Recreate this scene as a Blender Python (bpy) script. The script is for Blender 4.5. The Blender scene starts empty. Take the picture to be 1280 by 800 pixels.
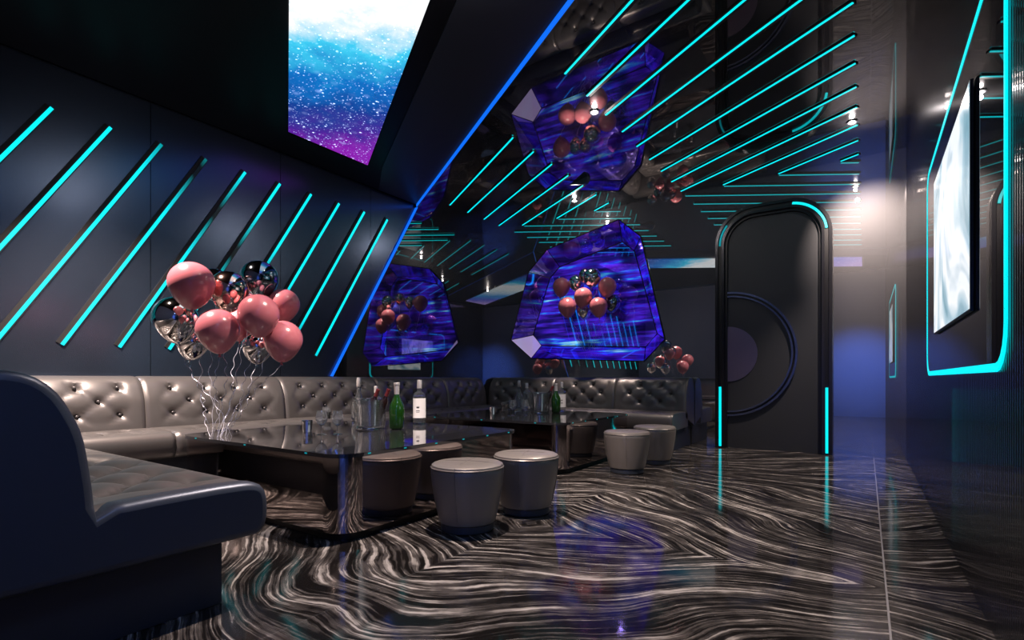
import bpy, bmesh, math, random
from mathutils import Vector, Matrix
from math import sin, cos, pi, radians as R

# ------------------------------------------------------------------ camera, world, lights
C = bpy.context.scene.collection
sc = bpy.context.scene
EYE = 0.9; F = 647.0; HOR = 474.0; YAW = R(34.4)
H = 3.5; XL = -5.62; XR = 0.37; YB = 7.3; YF = -0.4      # ceiling height, left, right, back and front walls
cam = bpy.data.cameras.new('camera'); co = bpy.data.objects.new('camera', cam); C.objects.link(co)
co.location = (0, 0, EYE); co.rotation_euler = (pi/2, 0, YAW)
cam.sensor_width = 36; cam.lens = F/1280*36; cam.shift_y = (HOR-400)/1280
cam.clip_start = 0.03
sc.camera = co
w = bpy.data.worlds.new('world'); sc.world = w; w.use_nodes = True
w.node_tree.nodes['Background'].inputs[0].default_value = (0.25, 0.4, 1, 1)
w.node_tree.nodes['Background'].inputs[1].default_value = 0.012
vs = sc.view_settings
vs.view_transform = 'Standard'; vs.look = 'None'; vs.gamma = 1; vs.exposure = 0.0
try: vs.use_curve_mapping = False
except Exception: pass

def spot(name, loc, tgt, power, col, size, blend=0.6, rad=0.03):
    l = bpy.data.lights.new(name, 'SPOT'); o = bpy.data.objects.new(name, l); C.objects.link(o)
    l.energy = power; l.color = col; l.spot_size = R(size); l.spot_blend = blend; l.shadow_soft_size = rad
    o.location = loc
    o.rotation_euler = (Vector(tgt)-Vector(loc)).to_track_quat('-Z', 'Y').to_euler()
    return o
WARM = (1, .80, .68); COOL = (.55, .72, 1)
# ceiling downlights (x, y): each also gets its fitting further down
DOWN = [(-2.18, 4.6, 330, 78), (-3.5, 6.72, 330, 42), (-0.12, 6.25, 460, 76), (-2.05, 2.5, 850, 86)]
for x, y, p, s in DOWN:
    spot('downlight_beam', (x, y, H-.07), (x, y, 0), p, WARM, s)
spot('sofa_beam', (-4.3, 1.0, H-.07), (-4.9, 1.95, .6), 2100, WARM, 76, .8)
spot('sofa_beam', (-4.55, 4.9, H-.07), (-5.3, 5.2, .6), 25, WARM, 80, .9)
spot('blue_fill', (-0.15, 2.2, 2.3), (-0.15, YF, 1.0), 900, (.12, .26, 1), 52, 1, .1)  # added blue fill on the front wall, no fitting of its own
spot('blue_fill', (-0.3, 0.1, 2.6), (-2.05, .8, .3), 52, (.34, .52, 1), 80, 1, .3)  # unseen blue fill added for the near sofa's end
spot('white_wash', (-0.1, 6.1, H-.15), (0.05, YB, 2.50), 700, WARM, 60, 1, .02)
spot('stool_wash', (-0.3, 1.6, H-.1), (-2.1, 3.2, .3), 22, COOL, 75, 1, .1)

# ------------------------------------------------------------------ pixel to world on a known plane
FX, FY = -sin(YAW), cos(YAW); RX, RY = cos(YAW), sin(YAW)
def ray(px): t = (px-640)/F; return FX+RX*t, FY+RY*t
def onZ(px, py, z):
    d = F*(EYE-z)/(py-HOR); a, b = ray(px); return (a*d, b*d)
def onX(px, py, X):
    a, b = ray(px); d = X/a; return (b*d, EYE-(py-HOR)/F*d)
def onY(px, py, Y):
    a, b = ray(px); d = Y/b; return (a*d, EYE-(py-HOR)/F*d)

# ------------------------------------------------------------------ materials
def mat(name, col=(.5,.5,.5), rough=.5, metal=0, emit=None, es=0, spec=.5, trans=0, ior=1.45, coat=0, coatr=.1):
    m = bpy.data.materials.new(name); m.use_nodes = True
    b = m.node_tree.nodes['Principled BSDF']; I = b.inputs
    I['Base Color'].default_value = (*col, 1); I['Roughness'].default_value = rough
    I['Metallic'].default_value = metal; I['Specular IOR Level'].default_value = spec
    I['Transmission Weight'].default_value = trans; I['IOR'].default_value = ior
    I['Coat Weight'].default_value = coat; I['Coat Roughness'].default_value = coatr
    if emit: I['Emission Color'].default_value = (*emit, 1); I['Emission Strength'].default_value = es
    return m
def N(m, t, **kw):
    n = m.node_tree.nodes.new(t)
    for k, v in kw.items(): setattr(n, k, v)
    return n
def L(m, a, b): m.node_tree.links.new(a, b)
def bsdf(m): return m.node_tree.nodes['Principled BSDF']
def bump(m, scale, strength, dist=.01, detail=3, sx=(1,1,1), kind='noise'):
    tc = N(m, 'ShaderNodeTexCoord'); mp = N(m, 'ShaderNodeMapping'); mp.inputs['Scale'].default_value = sx
    L(m, tc.outputs['Object'], mp.inputs[0])
    t = N(m, 'ShaderNodeTexNoise'); t.inputs['Scale'].default_value = scale; t.inputs['Detail'].default_value = detail
    L(m, mp.outputs[0], t.inputs['Vector'])
    bp = N(m, 'ShaderNodeBump'); bp.inputs['Strength'].default_value = strength; bp.inputs['Distance'].default_value = dist
    L(m, t.outputs['Fac'], bp.inputs['Height']); L(m, bp.outputs[0], bsdf(m).inputs['Normal'])
def ramp(m, stops, interp='LINEAR'):
    r = N(m, 'ShaderNodeValToRGB'); r.color_ramp.interpolation = interp
    e = r.color_ramp.elements
    while len(e) < len(stops): e.new(.5)
    for q, (p, c) in zip(e, stops): q.position = p; q.color = (*c, 1) if len(c) == 3 else c
    return r
def math_(m, op, a, b=None, c=None, clamp=False):
    n = N(m, 'ShaderNodeMath', operation=op); n.use_clamp = clamp
    for i, v in enumerate((a, b, c)):
        if v is None: continue
        if isinstance(v, (int, float)): n.inputs[i].default_value = v
        else: L(m, v, n.inputs[i])
    return n.outputs[0]

def mirror_mat(name, k, rough2, mix, tint=(1,1,1), dif=.015):
    m = mat(name); nt = m.node_tree; nt.nodes.remove(bsdf(m))
    out = nt.nodes['Material Output']
    g1 = N(m, 'ShaderNodeBsdfGlossy'); g1.inputs['Roughness'].default_value = .004
    g1.inputs['Color'].default_value = (k*tint[0], k*tint[1], k*tint[2], 1)
    g2 = N(m, 'ShaderNodeBsdfGlossy'); g2.inputs['Roughness'].default_value = rough2
    g2.inputs['Color'].default_value = (.8, .8, .85, 1)
    d = N(m, 'ShaderNodeBsdfDiffuse'); d.inputs['Color'].default_value = (dif, dif, dif*1.15, 1)
    x1 = N(m, 'ShaderNodeMixShader'); x1.inputs[0].default_value = mix
    L(m, g1.outputs[0], x1.inputs[1]); L(m, g2.outputs[0], x1.inputs[2])
    a = N(m, 'ShaderNodeAddShader'); L(m, x1.outputs[0], a.inputs[0]); L(m, d.outputs[0], a.inputs[1])
    L(m, a.outputs[0], out.inputs['Surface'])
    return m
M = {}
M['mirror'] = mirror_mat('dark_mirror', .42, .55, .05, dif=.012)
M['mirror_left'] = mirror_mat('black_glass', .42, .25, .01, dif=.004)
M['mirror_ceiling'] = mirror_mat('ceiling_mirror', .36, .22, .035, dif=.004)
M['mirror_tv'] = mirror_mat('tv_glass', .40, .2, .01, dif=.004)

M['panel'] = mat('dark_panel', (.085,.11,.165), .27, .93, spec=.7); bump(M['panel'], 60, .05, .002)
M['ceil_matte'] = mat('ceiling_black', (.006,.006,.008), .38, 0, spec=.15)
M['ceil_fold'] = mat('ceiling_slate', (.02,.024,.035), .4, 0, spec=.4)
M['seam'] = mat('seam_black', (.004,.004,.005), .6)
M['black'] = mat('black_metal', (.006,.006,.008), .35, 0)
M['rear'] = mat('rear_wall', (.16,.18,.26), .6)
M['ribbed'] = mirror_mat('ribbed_black', .20, .2, .10, dif=.003)
def rib(m):
    tc = N(m, 'ShaderNodeTexCoord'); sp = N(m, 'ShaderNodeSeparateXYZ'); L(m, tc.outputs['Object'], sp.inputs[0])
    w_ = math_(m, 'SINE', math_(m, 'MULTIPLY', sp.outputs['Y'], 2*pi/.03))
    bp = N(m, 'ShaderNodeBump'); bp.inputs['Strength'].default_value = .2; bp.inputs['Distance'].default_value = .0012
    L(m, w_, bp.inputs['Height'])
    for n in m.node_tree.nodes:
        if n.type == 'BSDF_GLOSSY' or n.type == 'BSDF_ANISOTROPIC': L(m, bp.outputs[0], n.inputs['Normal'])
rib(M['ribbed'])
M['leather'] = mat('black_leather', (.13,.12,.12), .37, .6, spec=.6, coat=.1, coatr=.3); bump(M['leather'], 220, .12, .001)
M['leather_navy'] = mat('leather_end', (.05,.06,.085), .40, .5, spec=.5); bump(M['leather_navy'], 260, .15, .001)
M['button'] = mat('leather_button', (.09,.085,.09), .25, .4)
M['plinth'] = mat('plinth_navy', (.016,.019,.028), .5)
M['cyan'] = mat('cyan_led', (0,.1,.1), .5, emit=(0,.80,.90), es=1.2)
M['cyan_dim'] = mat('cyan_dim', (0,.1,.1), .5, emit=(0,.5,.6), es=.5)
M['blue'] = mat('blue_led', (0,.02,.1), .5, emit=(.005,.16,1), es=1.0)
M['bronze'] = mat('bronze_mirror', (.56,.49,.48), .05, 1)
M['tabletop'] = mat('smoked_glass_top', (.02,.02,.024), .05, 0, spec=.9, coat=.6, coatr=.02)
M['stool'] = mat('stool_leather', (.19,.172,.165), .34, .3, spec=.6); bump(M['stool'], 240, .1, .001)
M['pink'] = mat('pink_latex', (.44,.13,.16), .24, 0, spec=.55, coat=.35, coatr=.12)
M['silver'] = mat('silver_foil', (.80,.77,.76), .04, 1)
M['rose'] = mat('rose_foil', (.85,.55,.50), .08, 1)
M['darkfoil'] = mat('dark_foil', (.28,.32,.38), .06, 1)
M['ribbon'] = mat('ribbon_silver', (.5,.5,.6), .3, .6)
M['glass'] = mat('clear_glass', (.85,.88,.9), .0, 0, trans=.98, ior=1.45)
M['thin'] = mat('wine_glass', (.85,.88,.92), .0, 0, trans=.97, ior=1.5)
M['green'] = mat('green_glass', (.007,.038,.004), .08, 0, spec=.8, coat=.5, coatr=.03)
M['wine'] = mat('wine_bottle_glass', (.012,.004,.005), .08, 0, spec=.8, coat=.5)
M['foil_red'] = mat('red_capsule', (.18,.03,.035), .3, .5)
M['white'] = mat('white_label', (.75,.74,.76), .45)
M['cap'] = mat('silver_cap', (.65,.62,.62), .3, .6)
M['ink'] = mat('label_ink', (.03,.03,.04), .5)
M['steel'] = mat('polished_steel', (.6,.6,.62), .12, 1)
M['cola'] = mat('dark_drink', (.02,.008,.004), .05, 0, trans=.3)
M['door'] = mat('door_slate', (.030,.032,.038), .42, .1, spec=.5); bump(M['door'], 300, .1, .001)
M['door_frame'] = mat('door_frame_metal', (.03,.03,.036), .22, .6)
M['door_disc'] = mat('door_disc_metal', (.26,.22,.32), .28, .9)
M['door_ring'] = mat('door_ring_metal', (.16,.20,.36), .2, .9)
M['lamp'] = mat('lamp_lens', (1,1,1), .5, emit=(1,.88,.82), es=14)
M['edge'] = mat('case_edge', (.05,.035,.03), .2, .8)

def led_groove_dim(name):     # left wall strips: dim run put into emission where grooves hide their light
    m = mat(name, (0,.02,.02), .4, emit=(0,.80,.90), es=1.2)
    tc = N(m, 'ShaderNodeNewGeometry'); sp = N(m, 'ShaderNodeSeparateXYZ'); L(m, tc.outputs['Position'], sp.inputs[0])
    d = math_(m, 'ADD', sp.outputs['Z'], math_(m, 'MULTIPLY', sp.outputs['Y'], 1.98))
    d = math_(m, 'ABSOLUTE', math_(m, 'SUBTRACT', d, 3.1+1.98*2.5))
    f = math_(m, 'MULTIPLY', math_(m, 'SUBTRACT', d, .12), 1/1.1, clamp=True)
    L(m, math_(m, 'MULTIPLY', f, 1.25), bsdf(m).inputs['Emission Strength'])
    return m
M['cyan_wall'] = led_groove_dim('cyan_led_groove_dim')

def floor_mat():
    m = mat('veined_marble', rough=.09, spec=.6)
    tc = N(m, 'ShaderNodeTexCoord'); sp = N(m, 'ShaderNodeSeparateXYZ'); L(m, tc.outputs['Object'], sp.inputs[0])
    T = 1.8
    # book-matched slabs
    rotx = math_(m, 'ADD', math_(m, 'MULTIPLY', sp.outputs['X'], 1.0), 14*T+ -.07)
    px = math_(m, 'PINGPONG', rotx, T); py = math_(m, 'PINGPONG', math_(m, 'ADD', sp.outputs['Y'], 8*T+.5), T*1.4)
    cb = N(m, 'ShaderNodeCombineXYZ'); L(m, px, cb.inputs[0]); L(m, py, cb.inputs[1])
    cell = N(m, 'ShaderNodeCombineXYZ')
    L(m, math_(m, 'MULTIPLY', math_(m, 'FLOOR', math_(m, 'DIVIDE', rotx, 2*T)), 3.7), cell.inputs[2])
    ad = N(m, 'ShaderNodeVectorMath', operation='ADD'); L(m, cb.outputs[0], ad.inputs[0]); L(m, cell.outputs[0], ad.inputs[1])
    # broad warp
    n1 = N(m, 'ShaderNodeTexNoise'); n1.inputs['Scale'].default_value = .75; n1.inputs['Detail'].default_value = 1.0
    L(m, ad.outputs[0], n1.inputs['Vector'])
    n2 = N(m, 'ShaderNodeTexNoise'); n2.inputs['Scale'].default_value = 4.5; n2.inputs['Detail'].default_value = 3
    L(m, ad.outputs[0], n2.inputs['Vector'])
    base = math_(m, 'ADD', math_(m, 'MULTIPLY', px, .7), math_(m, 'MULTIPLY', py, 1.35))
    v = math_(m, 'ADD', base, math_(m, 'MULTIPLY', n1.outputs['Fac'], 1.35))
    v = math_(m, 'ADD', v, math_(m, 'MULTIPLY', n2.outputs['Fac'], .07))
    # veins: 1-D noise of v at several widths, broken along their length
    def vein(scale, det, stretch):
        c = N(m, 'ShaderNodeCombineXYZ'); L(m, math_(m, 'MULTIPLY', v, scale), c.inputs[0])
        L(m, math_(m, 'MULTIPLY', px, stretch), c.inputs[1]); L(m, math_(m, 'MULTIPLY', py, -stretch), c.inputs[2])
        n = N(m, 'ShaderNodeTexNoise'); n.inputs['Scale'].default_value = 1; n.inputs['Detail'].default_value = det
        n.inputs['Roughness'].default_value = .6
        L(m, c.outputs[0], n.inputs['Vector']); return n.outputs['Fac']
    a = vein(40, 3, 1.9); b = vein(8, 2, .8)
    s = math_(m, 'ADD', a, math_(m, 'MULTIPLY', math_(m, 'SUBTRACT', b, .5), .6))
    n3 = N(m, 'ShaderNodeTexNoise'); n3.inputs['Scale'].default_value = 14; n3.inputs['Detail'].default_value = 4; L(m, ad.outputs[0], n3.inputs['Vector'])
    s = math_(m, 'ADD', s, math_(m, 'MULTIPLY', math_(m, 'SUBTRACT', n3.outputs['Fac'], .5), .20))
    r = ramp(m, [(0, (.003,.003,.003)), (.45, (.008,.007,.007)), (.51, (.040,.036,.035)), (.60, (.075,.068,.066)), (.645, (.21,.195,.185)), (.73, (.38,.355,.345))])
    L(m, s, r.inputs[0])
    # slab joints
    jx = math_(m, 'GREATER_THAN', math_(m, 'ABSOLUTE', math_(m, 'SUBTRACT', px, T/2)), T/2-.003)
    jy = math_(m, 'GREATER_THAN', math_(m, 'ABSOLUTE', math_(m, 'SUBTRACT', py, T*.7)), T*.7-.0015)
    jm = math_(m, 'LESS_THAN', math_(m, 'ABSOLUTE', math_(m, 'SUBTRACT', sp.outputs['X'], .07)), .0035)
    j = math_(m, 'MAXIMUM', jm, math_(m, 'MULTIPLY', math_(m, 'MAXIMUM', jx, jy), .08))
    mx = N(m, 'ShaderNodeMix', data_type='RGBA'); L(m, j, mx.inputs[0]); L(m, r.outputs[0], mx.inputs[6]); mx.inputs[7].default_value = (.25,.25,.27,1)
    L(m, mx.outputs[2], bsdf(m).inputs['Base Color'])
    L(m, math_(m, 'MULTIPLY_ADD', s, .12, .03), bsdf(m).inputs['Roughness'])
    return m
M['floor'] = floor_mat()

DX, DY = -.847, .5316      # direction of everything diagonal on the ceiling
def sky_screen():
    m = mat('starry_screen', (0,0,0), .3)
    tc = N(m, 'ShaderNodeTexCoord'); sp = N(m, 'ShaderNodeSeparateXYZ'); L(m, tc.outputs['Object'], sp.inputs[0])
    dx = math_(m, 'ADD', sp.outputs['X'], 5.05); dy = math_(m, 'SUBTRACT', sp.outputs['Y'], 3.7)
    s = math_(m, 'SUBTRACT', math_(m, 'MULTIPLY', dx, .847), math_(m, 'MULTIPLY', dy, .5316))
    t = math_(m, 'ADD', math_(m, 'MULTIPLY', dx, .5316), math_(m, 'MULTIPLY', dy, .847))
    cb = N(m, 'ShaderNodeCombineXYZ'); L(m, s, cb.inputs[0]); L(m, t, cb.inputs[1])
    n = N(m, 'ShaderNodeTexNoise'); n.inputs['Scale'].default_value = 2.6; n.inputs['Detail'].default_value = 6; n.inputs['Roughness'].default_value=.65; L(m, cb.outputs[0], n.inputs['Vector'])
    q = math_(m, 'ADD', math_(m, 'DIVIDE', s, 5.9), math_(m, 'MULTIPLY', math_(m, 'SUBTRACT', n.outputs['Fac'], .5), .20))
    q = math_(m, 'ADD', q, math_(m, 'MULTIPLY', math_(m, 'SUBTRACT', t, .0), -.045))
    r = ramp(m, [(0, (.25,.01,.42)), (.08, (.06,.015,.30)), (.16, (.008,.045,.30)), (.245, (.005,.16,.55)), (.33, (.05,.60,.88)), (.40, (1,1,1)),
                 (.55, (.8,.95,1)), (.72, (.05,.35,.8)), (.86, (.12,.14,.75)), (1, (.5,.35,.85))])
    L(m, q, r.inputs[0])
    def stars(scale, rad, amt):
        vo = N(m, 'ShaderNodeTexVoronoi'); vo.inputs['Scale'].default_value = scale; vo.inputs['Randomness'].default_value = 1; L(m, cb.outputs[0], vo.inputs['Vector'])
        d = math_(m, 'SUBTRACT', 1, math_(m, 'DIVIDE', vo.outputs['Distance'], rad), clamp=True)
        sx = N(m, 'ShaderNodeSeparateColor'); L(m, vo.outputs['Color'], sx.inputs[0])
        return math_(m, 'MULTIPLY', math_(m, 'MULTIPLY', d, amt), math_(m, 'POWER', sx.outputs[0], 3))
    st = math_(m, 'ADD', stars(20, .26, 5), math_(m, 'ADD', stars(42, .3, 4), stars(9, .35, .6)))
    cx = N(m, 'ShaderNodeMix', data_type='RGBA', blend_type='ADD'); cx.inputs[0].default_value = 1
    gm = N(m, 'ShaderNodeMix', data_type='RGBA', blend_type='MULTIPLY'); gm.inputs[0].default_value = 1
    gm.inputs[6].default_value = (.45,.55,.85,1); L(m, st, gm.inputs[7])
    L(m, r.outputs[0], cx.inputs[6]); L(m, gm.outputs[2], cx.inputs[7])
    L(m, cx.outputs[2], bsdf(m).inputs['Emission Color']); bsdf(m).inputs['Emission Strength'].default_value = 1.05
    return m
M['sky'] = sky_screen()

def tv_picture():
    m = mat('tv_picture', (0,0,0), .2)
    tc = N(m, 'ShaderNodeTexCoord'); mp = N(m, 'ShaderNodeMapping'); mp.inputs['Scale'].default_value = (1,1.5,1.3); mp.inputs['Rotation'].default_value=(.9,0,0)
    L(m, tc.outputs['Object'], mp.inputs[0])
    n = N(m, 'ShaderNodeTexNoise'); n.inputs['Scale'].default_value = 1.0; n.inputs['Detail'].default_value = 3; n.inputs['Distortion'].default_value = 1.2
    L(m, mp.outputs[0], n.inputs['Vector'])
    r = ramp(m, [(.30, (.16,.33,.42)), (.42, (.45,.62,.72)), (.52, (.95,.98,1)), (.6, (.9,.95,1)), (.70, (.35,.50,.60))]); L(m, n.outputs['Fac'], r.inputs[0])
    L(m, r.outputs[0], bsdf(m).inputs['Emission Color']); bsdf(m).inputs['Emission Strength'].default_value = 1.0
    return m
M['tv_picture'] = tv_picture()

def case_mat(name, es, off, scale=1.0, mixk=.5, pale=0):  # mirror reflections of screen and strips painted in as emissive streaks
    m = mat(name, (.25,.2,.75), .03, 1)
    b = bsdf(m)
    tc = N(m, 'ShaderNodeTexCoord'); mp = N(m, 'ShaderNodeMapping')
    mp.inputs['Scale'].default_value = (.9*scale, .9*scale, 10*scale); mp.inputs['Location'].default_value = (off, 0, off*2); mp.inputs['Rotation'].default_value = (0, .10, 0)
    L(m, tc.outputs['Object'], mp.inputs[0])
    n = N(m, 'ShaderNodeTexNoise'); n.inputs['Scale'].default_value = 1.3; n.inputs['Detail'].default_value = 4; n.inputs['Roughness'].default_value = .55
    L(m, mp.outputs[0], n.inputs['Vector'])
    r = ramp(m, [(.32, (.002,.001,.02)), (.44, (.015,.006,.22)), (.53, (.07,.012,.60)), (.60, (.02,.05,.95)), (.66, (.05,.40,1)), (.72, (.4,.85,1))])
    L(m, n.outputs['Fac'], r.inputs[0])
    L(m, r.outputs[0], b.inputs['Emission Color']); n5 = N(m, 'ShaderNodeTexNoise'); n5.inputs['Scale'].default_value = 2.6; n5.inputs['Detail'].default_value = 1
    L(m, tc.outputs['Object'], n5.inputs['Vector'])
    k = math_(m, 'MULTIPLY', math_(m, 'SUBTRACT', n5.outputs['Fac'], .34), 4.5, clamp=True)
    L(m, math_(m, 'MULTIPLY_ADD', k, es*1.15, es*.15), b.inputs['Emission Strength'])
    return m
M['case_back'] = case_mat('case_reflection_back', .62, 0)
M['case_facet'] = case_mat('case_reflection_facet', .45, 3.1, .8)
M['case_facet2'] = case_mat('case_reflection_facet_dim', .22, 7.7, .8)
M['case_pale'] = mat('case_pale_reflection', (.8,.7,.9), .12, .4, emit=(.62,.45,.85), es=.40)  # pale reflection on this facet painted in as emission

# ------------------------------------------------------------------ helpers
def link(name, me, m, parent=None, smooth=False, loc=None):
    o = bpy.data.objects.new(name, me); C.objects.link(o)
    if m is not None and not me.materials: me.materials.append(m)
    if parent is not None: o.parent = parent
    if loc is not None: o.location = loc
    if smooth:
        for p in me.polygons: p.use_smooth = True
        me.set_sharp_from_angle(angle=R(40))
    return o
def from_bm(name, bm, m, parent=None, smooth=False, loc=None, recalc=True):
    if recalc: bmesh.ops.recalc_face_normals(bm, faces=bm.faces)
    me = bpy.data.meshes.new(name); bm.to_mesh(me); bm.free()
    return link(name, me, m, parent, smooth, loc)
def poly(name, verts, faces, m, parent=None, smooth=False, loc=None, recalc=True):
    bm = bmesh.new(); vv = [bm.verts.new(v) for v in verts]
    for f in faces:
        try: bm.faces.new([vv[i] for i in f])
        except ValueError: pass
    return from_bm(name, bm, m, parent, smooth, loc, recalc)
def bm_box(bm, a, b, bev=0, seg=2):
    g = bmesh.ops.create_cube(bm, size=1)
    c = [(a[i]+b[i])/2 for i in range(3)]; s = [b[i]-a[i] for i in range(3)]
    bmesh.ops.scale(bm, vec=s, verts=g['verts']); bmesh.ops.translate(bm, vec=c, verts=g['verts'])
    if bev:
        e = list({e for v in g['verts'] for e in v.link_edges})
        bmesh.ops.bevel(bm, geom=e, offset=bev, segments=seg, affect='EDGES')
def box(name, a, b, m, parent=None, bev=0, seg=2, smooth=False):
    bm = bmesh.new(); bm_box(bm, a, b, bev, seg); return from_bm(name, bm, m, parent, smooth)
def prism(pts, axis, a, b):      # polygon pts in the two other axes, extruded along axis from a to b
    bm = bmesh.new()
    def P(p, t):
        return {'x': (t, p[0], p[1]), 'y': (p[0], t, p[1]), 'z': (p[0], p[1], t)}[axis]
    A = [bm.verts.new(P(p, a)) for p in pts]; B = [bm.verts.new(P(p, b)) for p in pts]
    n = len(pts); bm.faces.new(A); bm.faces.new(B[::-1])
    for i in range(n): bm.faces.new((A[i], A[(i+1)%n], B[(i+1)%n], B[i]))
    return bm
def lathe_bm(prof, n=40, close=True):
    bm = bmesh.new(); rings = []
    for r, z in prof:
        if r < 1e-5: rings.append([bm.verts.new((0,0,z))])
        else: rings.append([bm.verts.new((r*cos(2*pi*i/n), r*sin(2*pi*i/n), z)) for i in range(n)])
    for a, b in zip(rings, rings[1:]):
        for i in range(n):
            j = (i+1) % n
            if len(a) == 1 and len(b) == 1: continue
            if len(a) == 1: bm.faces.new((a[0], b[i], b[j]))
            elif len(b) == 1: bm.faces.new((a[i], a[j], b[0]))
            else: bm.faces.new((a[i], a[j], b[j], b[i]))
    return bm
def lathe(name, prof, m, parent=None, n=40, smooth=True, loc=None):
    return from_bm(name, lathe_bm(prof, n), m, parent, smooth, loc)
def tube_bm(pts, rad, n=6, closed=False, bm=None):
    bm = bm or bmesh.new(); pts = [Vector(p) for p in pts]; rings = []
    up = Vector((0, 0, 1))
    for i, p in enumerate(pts):
        a = pts[max(i-1, 0)] if not closed else pts[i-1]
        b = pts[min(i+1, len(pts)-1)] if not closed else pts[(i+1) % len(pts)]
        t = (b-a).normalized(); u = t.cross(up)
        if u.length < 1e-3: u = t.cross(Vector((1, 0, 0)))
        u.normalize(); v = t.cross(u)
        r = rad[i] if isinstance(rad, (list, tuple)) else rad
        rings.append([bm.verts.new(p+u*r*cos(2*pi*k/n)+v*r*sin(2*pi*k/n)) for k in range(n)])
    m_ = len(rings)
    for i in range(m_ if closed else m_-1):
        A, B = rings[i], rings[(i+1) % m_]
        for k in range(n): bm.faces.new((A[k], A[(k+1)%n], B[(k+1)%n], B[k]))
    if not closed: bm.faces.new(rings[0][::-1]); bm.faces.new(rings[-1])
    return bm
def tag(o, label, cat, group=None):
    o['label'] = label; o['category'] = cat
    if group: o['group'] = group
    return o
def thing(name, loc, label, cat, group=None, rz=0):
    o = bpy.data.objects.new(name, None); C.objects.link(o); o.location = loc; o.rotation_euler = (0, 0, rz)
    o.empty_display_size = .1
    return tag(o, label, cat, group)
def struct(o): o['kind'] = 'structure'; return o
def dup(root, loc, label, group=None, rz=None):
    def cp(o, par):
        c = o.copy(); C.objects.link(c); c.parent = par
        for ch in o.children: cp(ch, c)
        return c
    r = cp(root, None); r.location = loc; r['label'] = label
    if rz is not None: r.rotation_euler = (0, 0, rz)
    if group: r['group'] = group
    return r

# ------------------------------------------------------------------ room
struct(box('floor', (XL-.2, YF-.2, -.1), (XR+.2, YB+.2, 0), M['floor']))
# blue line on the ceiling and the left wall divides matt cladding from black glass
BL = [(-1.65, 3.17), (XL, 5.65)]            # on the ceiling
def line_y(x): return 3.17 + (x+1.65)*(5.65-3.17)/(XL+1.65)
y_r = line_y(XR)
struct(box('ceiling', (XL-.2, YF-.2, H+.1), (XR+.2, YB+.2, H+.2), M['black']))
struct(from_bm('ceiling', prism([(XL, 5.65), (XR, y_r), (XR, YB), (XL, YB)], 'z', H, H+.06), M['mirror_ceiling'])).name = 'ceiling_glass'
c2 = from_bm('ceiling_cladding', prism([(XL, YF), (XR, YF), (XR, y_r), (XL, 5.65)], 'z', H+.045, H+.10), M['ceil_matte']); struct(c2)
# slate band between screen and blue line
def off(t): return t
band = [(-5.0, 4.42), (XR, 4.42+(XR+5.0)*-.6277), (XR, y_r-.025), (XL+.02, 5.62), (XL+.02, 4.9)]
struct(from_bm('ceiling_slate_band', prism(band, 'z', H+.035, H+.046), M['ceil_fold']))
struct(from_bm('wall_left', prism([(YF, 0), (YB, 0), (YB, H+.1), (YF, H+.1)], 'x', XL-.15, XL-.05), M['black']))
struct(from_bm('wall_left_glass', prism([(3.60, 0), (YB, 0), (YB, H), (5.66, H)], 'x', XL-.05, XL+.02), M['mirror_left']))
seams = [YF, .80, 2.13, 3.46, 4.79, 6.1]
def clip_panel(y0, y1):     # the part of [y0,y1]x[0,H] left of the blue line
    yb = lambda z: 5.655 + (z-H)*(5.66-3.60)/H
    pts = [(y0, 0)]
    yb0, yb1 = yb(0), yb(H)
    if y1 <= yb0: return [(y0,0),(y1,0),(y1,H+.05),(y0,H+.05)]
    zy = lambda y: H + (y-5.655)*H/(5.66-3.60)
    if y0 >= yb1: return None
    if y0 < yb0: pts = [(y0,0),(yb0,0)]
    else: pts = [(y0, max(0, zy(y0)))]
    if y1 < yb1: pts += [(y1, zy(y1)), (y1, H+.05)]
    else: pts += [(yb1, H), (yb1, H+.05)]
    pts += [(y0, H+.05)]
    return pts
k = 0
for y0, y1 in zip(seams, seams[1:]):
    p = clip_panel(y0+.003, y1-.003)
    if p: struct(from_bm('wall_left_panel', prism(p, 'x', XL-.05, XL-.025), M['panel']))
HOLE = []
def wall_with_hole(pts):
    bm = bmesh.new()
    A = [bm.verts.new((x, YB, z)) for x, z in ((XL-.2, 0), (XR+.2, 0), (XR+.2, H), (XL-.2, H))]
    B = [bm.verts.new((x, YB, z)) for x, z in pts]
    E = [bm.edges.new((P[i], P[(i+1) % len(P)])) for P in (A, B) for i in range(len(P))]
    bmesh.ops.triangle_fill(bm, edges=E, use_beauty=True)
    g = bmesh.ops.extrude_face_region(bm, geom=bm.faces[:])
    bmesh.ops.translate(bm, vec=(0, .04, 0), verts=[v for v in g['geom'] if isinstance(v, bmesh.types.BMVert)])
    return from_bm('wall_back', bm, M['mirror'])
out_px = [(773.4,274.3),(801,295.7),(831,424),(805,451.6),(664,448),(638.7,425),(660.7,340),(683.8,312)]
struct(wall_with_hole([onY(*p, YB) for p in out_px]))
struct(box('wall_back_core', (XL-.2, YB+.36, 0), (XR+.2, YB+.45, H), M['black']))
struct(box('wall_right', (XR, YF-.2, 0), (XR+.12, YB+.2, H), M['ribbed']))
struct(box('wall_front', (XL-.2, YF-.12, 0), (XR+.2, YF, H), M['rear']))

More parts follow.
